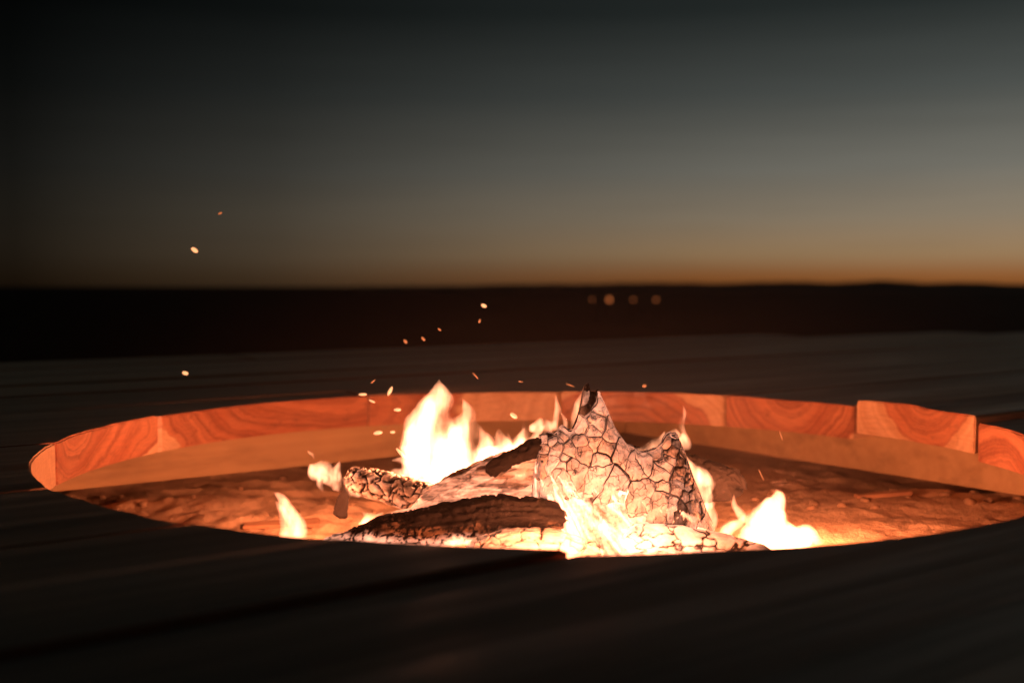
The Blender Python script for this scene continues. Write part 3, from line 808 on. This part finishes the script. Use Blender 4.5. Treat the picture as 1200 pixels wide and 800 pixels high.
flame('small bright flame beside the left end of the dark barky log', at(432, 612, 1.05), [
    T(1.05, (420, 618, 5), (432, 610, 7), (442, 606, 3), (450, 600, .6)),
    T(1.05, (428, 616, 5), (430, 604, 3), (424, 598, .6)),
    ], rough=.15, mat=M_HOT)

# ------------------------------------------------------------------ sparks
def spark(px, py, d, length, width, ang, label, group, mat=None):
    w = width*mpp(d)/2; L = length*mpp(d)/2
    bm = bmesh.new(); bmesh.ops.create_icosphere(bm, subdivisions=2, radius=1)
    V = np.array([v.co[:] for v in bm.verts]); F = [[v.index for v in f.verts] for f in bm.faces]; bm.free()
    V = V*(1+.25*fbm(V*1.5+px, 3, 2))[:, None]
    V = V*np.array([L, w, w]); a = rad(ang)
    V = np.stack([V[:, 0]*math.cos(a)-V[:, 2]*math.sin(a), V[:, 1], V[:, 0]*math.sin(a)+V[:, 2]*math.cos(a)], -1)
    o = mesh_obj('spark', V, F, mat or M_SPARK); o.location = at(px, py, d); tag(o, label, 'spark', group)
GA, GB = 'lone sparks high above the deck', 'sparks over the wooden rim'
for px, py, ln, w, an, lab in (
    (228, 293, 9, 5, -35, 'lone orange spark high in the dusky sky above the horizon'),
    (217, 437, 7, 4.5, -20, 'round orange spark over the dark boards left of the pit'),
    (567, 358, 7, 4, -25, 'bright spark in front of the dark land, highest above the tall flame'),
    (475, 400, 6, 3.5, -50, 'faint orange spark at the far edge of the deck, one of a pair'),
    (496, 397, 6, 3, -50, 'faint orange spark at the far edge of the deck, one of a pair')):
    spark(px, py, 1.25, ln, w, an, lab, GA, M_SPARK_DIM if 'faint' in lab else None)
for px, py, ln, w, an in ((258, 250, 5, 2.5, 30), (515, 386, 5, 2, -40), (562, 376, 5, 2.5, 70), (437, 447, 7, 1.5, 40), (610, 447, 6, 1.2, -10), (755, 452, 5, 4, 0)):
    spark(px, py, 1.22, ln, w, an, 'tiny dim red spark fading in the air over the deck', 'fading sparks', M_SPARK_DIM)
for px, py, ln, w, an in ((425, 462, 10, 3, 0), (457, 458, 12, 4, 62), (436, 470, 8, 2.2, -25), (466, 480, 9, 4, 0), (443, 507, 11, 4.5, 8), (460, 506, 6, 3, 0)):
    spark(px, py, 1.2, ln, w, an, 'pale chip-like spark flying past the rim left of the tall flame', GB)
for px, py, ln, w, an in ((557, 440, 10, 1.2, -50), (668, 451, 11, 1.3, -22), (892, 556, 16, 1.2, -65), (915, 510, 12, 1.2, -72)):
    spark(px, py, 1.2, ln, w, an, 'hair-thin streak of spark glowing dimly near the fire', 'hair-thin sparks', M_SPARK_DIM)
for px, py, ln, w, an, in ((602, 487, 10, 5, -35), (470, 531, 16, 4, -48)):
    spark(px, py, 1.13, ln, w, an, 'white-hot flake of ember thrown out beside the tall flame', 'ember flakes')

# ------------------------------------------------------------------ bits on the sand
def chip(px, py, ln, w, ang, label, mat=None, hgt=.004):
    # stand the bit on the sand: march along the view ray until it meets the ground
    for d in np.linspace(.9, 2.4, 1500):
        p = at(px, py, d)
        if p[2] <= float(sand_z(np.array(p[0]), np.array(p[1]))): break
    o = box('wood_chip', (-ln/2, -w/2, 0), (ln/2, w/2, hgt), mat or M_CHIP, None, .0012)
    for v in o.data.vertices:
        v.co.y *= 1+.35*math.sin(v.co.x*130+px); v.co.z += .0015*math.sin(v.co.x*90+py)
    o.location = (p[0], p[1], float(sand_z(np.array(p[0]), np.array(p[1])))+.0005); o.rotation_euler = (rng.uniform(-.1, .1), rng.uniform(-.06, .06), rad(ang))
    tag(o, label, 'wood chip')
chip(330, 616, .085, .022, 8, 'flat split piece of wood on the sand behind the small left flame')
chip(1035, 583, .070, .012, 6, 'thin flat splinter lying on the sand shelf right of the broad flame')
chip(560, 605, .05, .01, 30, 'dark charred splinter beside the thin glowing stick', M_DARK)
chip(285, 540, .05, .012, 20, 'small dim chip of wood in the shade below the left bearer')
def clod(x, y, r, seed):
    bm = bmesh.new(); bmesh.ops.create_icosphere(bm, subdivisions=2, radius=1)
    V = np.array([v.co[:] for v in bm.verts]); F = [[v.index for v in f.verts] for f in bm.faces]; bm.free()
    V = V*(1+.5*fbm(V*1.2+seed*3, seed, 2))[:, None]*np.array([1.2, 1, .7])*r
    o = mesh_obj('sand_clod', V, F, M_STONE); o.location = (x, y, float(sand_z(np.array(x), np.array(y)))+r*.2)
    o.rotation_euler = (0, 0, seed); return o
rk = random.Random(17)
for i in range(70):
    if i < 30: x, y = rk.uniform(.25, .75), rk.gauss(.19, .05)
    elif i < 55: x, y = rk.uniform(-.6, -.12), rk.gauss(.22, .08)
    else: x, y = rk.uniform(-.5, .7), rk.uniform(.2, .55)
    o = clod(x, y, rk.uniform(.0025, .007), i)
    if i < 30: tag(o, 'small clod of sand on the crusted shelf right of the fire', 'clod', 'sand clods right of the fire')
    elif i < 55: tag(o, 'small clod of sand on the mounds left of the fire', 'clod', 'sand clods left of the fire')
    else: tag(o, 'small clod of sand near the foot of the bearers', 'clod', 'sand clods by the bearers')

# ------------------------------------------------------------------ beyond the deck
def ground_z(x, y): return float(sand_z(np.array(float(x)), np.array(float(y))))
def bush(x, y, h, w, n, mat, label, cat, name, blade, group=None):
    rb = random.Random(int(x*100)); z0 = ground_z(x, y)
    root = empty(name, (x, y, z0)); tag(root, label, cat, group)
    V = []; F = []
    for i in range(n):
        a = rb.uniform(0, 6.283); rr = w*math.sqrt(rb.random())*.5; zz = h*rb.random()**.8*(1-.5*(rr/w)**2)
        c = Vector((rr*math.cos(a), rr*math.sin(a), zz)); s = blade*rb.uniform(.6, 1.3)
        d1 = Vector((rb.gauss(0, 1), rb.gauss(0, 1), rb.gauss(.6, .7))).normalized(); d2 = d1.cross(Vector((rb.gauss(0, 1), rb.gauss(0, 1), rb.gauss(0, 1)))).normalized()
        k = len(V); V += [c-d1*s, c+d2*s*.35, c+d1*s, c-d2*s*.35]; F.append((k, k+1, k+2, k+3))
    mesh_obj('foliage', V, F, mat, root, False)
    V = []; F = []
    for i in range(5):
        a = i*1.26; tip = Vector((w*.25*math.cos(a), w*.25*math.sin(a), h*.7)); k = len(V); r = w*.02
        V += [(r, 0, -.1), (-r*.5, r*.87, -.1), (-r*.5, -r*.87, -.1), tip]; F += [(k, k+1, k+3), (k+1, k+2, k+3), (k+2, k, k+3)]
    mesh_obj('stem', V, F, M_DARK, root, False)
for i, (px, d, h, w) in enumerate(((196, 26, .35, 1.0), (232, 26, .45, .8), (258, 27, .30, .7))):
    p = at(px, 385, d); bush(p[0], p[1], h, w, 700, M_STRAW, 'pale dry grass tuft on the dark land beyond the deck', 'grass tuft', 'grass_tuft', .10, 'pale grass tufts beyond the deck')
for px, d, h, w in ((60, 40, .8, 2.4), (380, 55, 1.0, 3.2), (470, 34, .6, 1.6), (640, 60, 1.0, 3), (880, 45, .9, 2.6), (980, 70, 1.2, 4), (1120, 38, .7, 2.0)):
    p = at(px, 385, d); bush(p[0], p[1], h, w, 900, M_LEAF, 'dark low bush on the unlit land beyond the deck', 'bush', 'low_bush', .14, 'bushes beyond the deck')
def lamp(px, py, d, r, label, group):
    p = at(px, py, d); zg = p[2]-5
    root = empty('street_lamp', (p[0], p[1], zg)); tag(root, label, 'street lamp', group)
    bm = bmesh.new(); bmesh.ops.create_icosphere(bm, subdivisions=2, radius=r)
    me = bpy.data.meshes.new('lamp_globe'); bm.to_mesh(me); bm.free(); me.materials.append(M_LAMP)
    g = bpy.data.objects.new('lamp_globe', me); COL.objects.link(g); g.parent = root; g.location = (0, 0, 5)
    box('lamp_post', (-.08, -.08, -4), (.08, .08, 5-r*.9), M_METAL, root, .02)
LG = 'far lamps on the dark shore'
for px, r, lab in ((714, .40, 'brightest far street lamp, orange point on the dark land below the hills'),
                   (694, .17, 'dim far street lamp beside the brightest one below the hills'),
                   (742, .19, 'dim far street lamp, middle of three right of the brightest'),
                   (769, .23, 'dim far street lamp, last of the row under the hills')):
    lamp(px, 351, 200, r, lab, LG)

# thin haze added around the fire to imitate the red lens bloom
def build_bloom_haze():
    m = bpy.data.materials.new('bloom_haze'); m.use_nodes = True; t = m.node_tree
    t.nodes.remove(t.nodes['Principled BSDF'])
    v = N(t, 'ShaderNodeVolumePrincipled'); v.inputs['Color'].default_value = (.8, .75, .7, 1)
    tc = N(t, 'ShaderNodeTexCoord'); ln = N(t, 'ShaderNodeVectorMath'); ln.operation = 'LENGTH'
    t.links.new(mapping(t, tc.outputs['Object'], (1/.70, 1/.52, 1/.30)), ln.inputs[0])
    fall = map_range(t, ln.outputs['Value'], 0, 1, 1, 0, smooth=True)       # thins out to nothing before its own edge
    t.links.new(math_node(t, 'MULTIPLY', math_node(t, 'POWER', fall, 1.6), .065), v.inputs['Density'])
    t.links.new(v.outputs[0], t.nodes['Material Output'].inputs['Volume'])
    bm = bmesh.new(); bmesh.ops.create_icosphere(bm, subdivisions=4, radius=1)
    V = np.array([w.co[:] for w in bm.verts]); F = [[w.index for w in f.verts] for f in bm.faces]; bm.free()
    V = V*(1+.15*fbm(V*1.5, 8, 3))[:, None]*np.array([.80, .60, .34])
    o = mesh_obj('bloom_haze', V, F, m); o.location = (.02, -.30, .0); o['kind'] = 'stuff'
    bm = bmesh.new(); bm.from_mesh(o.data); bmesh.ops.recalc_face_normals(bm, faces=bm.faces); bm.to_mesh(o.data); bm.free()
    tag(o, 'thin added haze imitating the red bloom around the fire', 'bloom_haze')
build_bloom_haze()
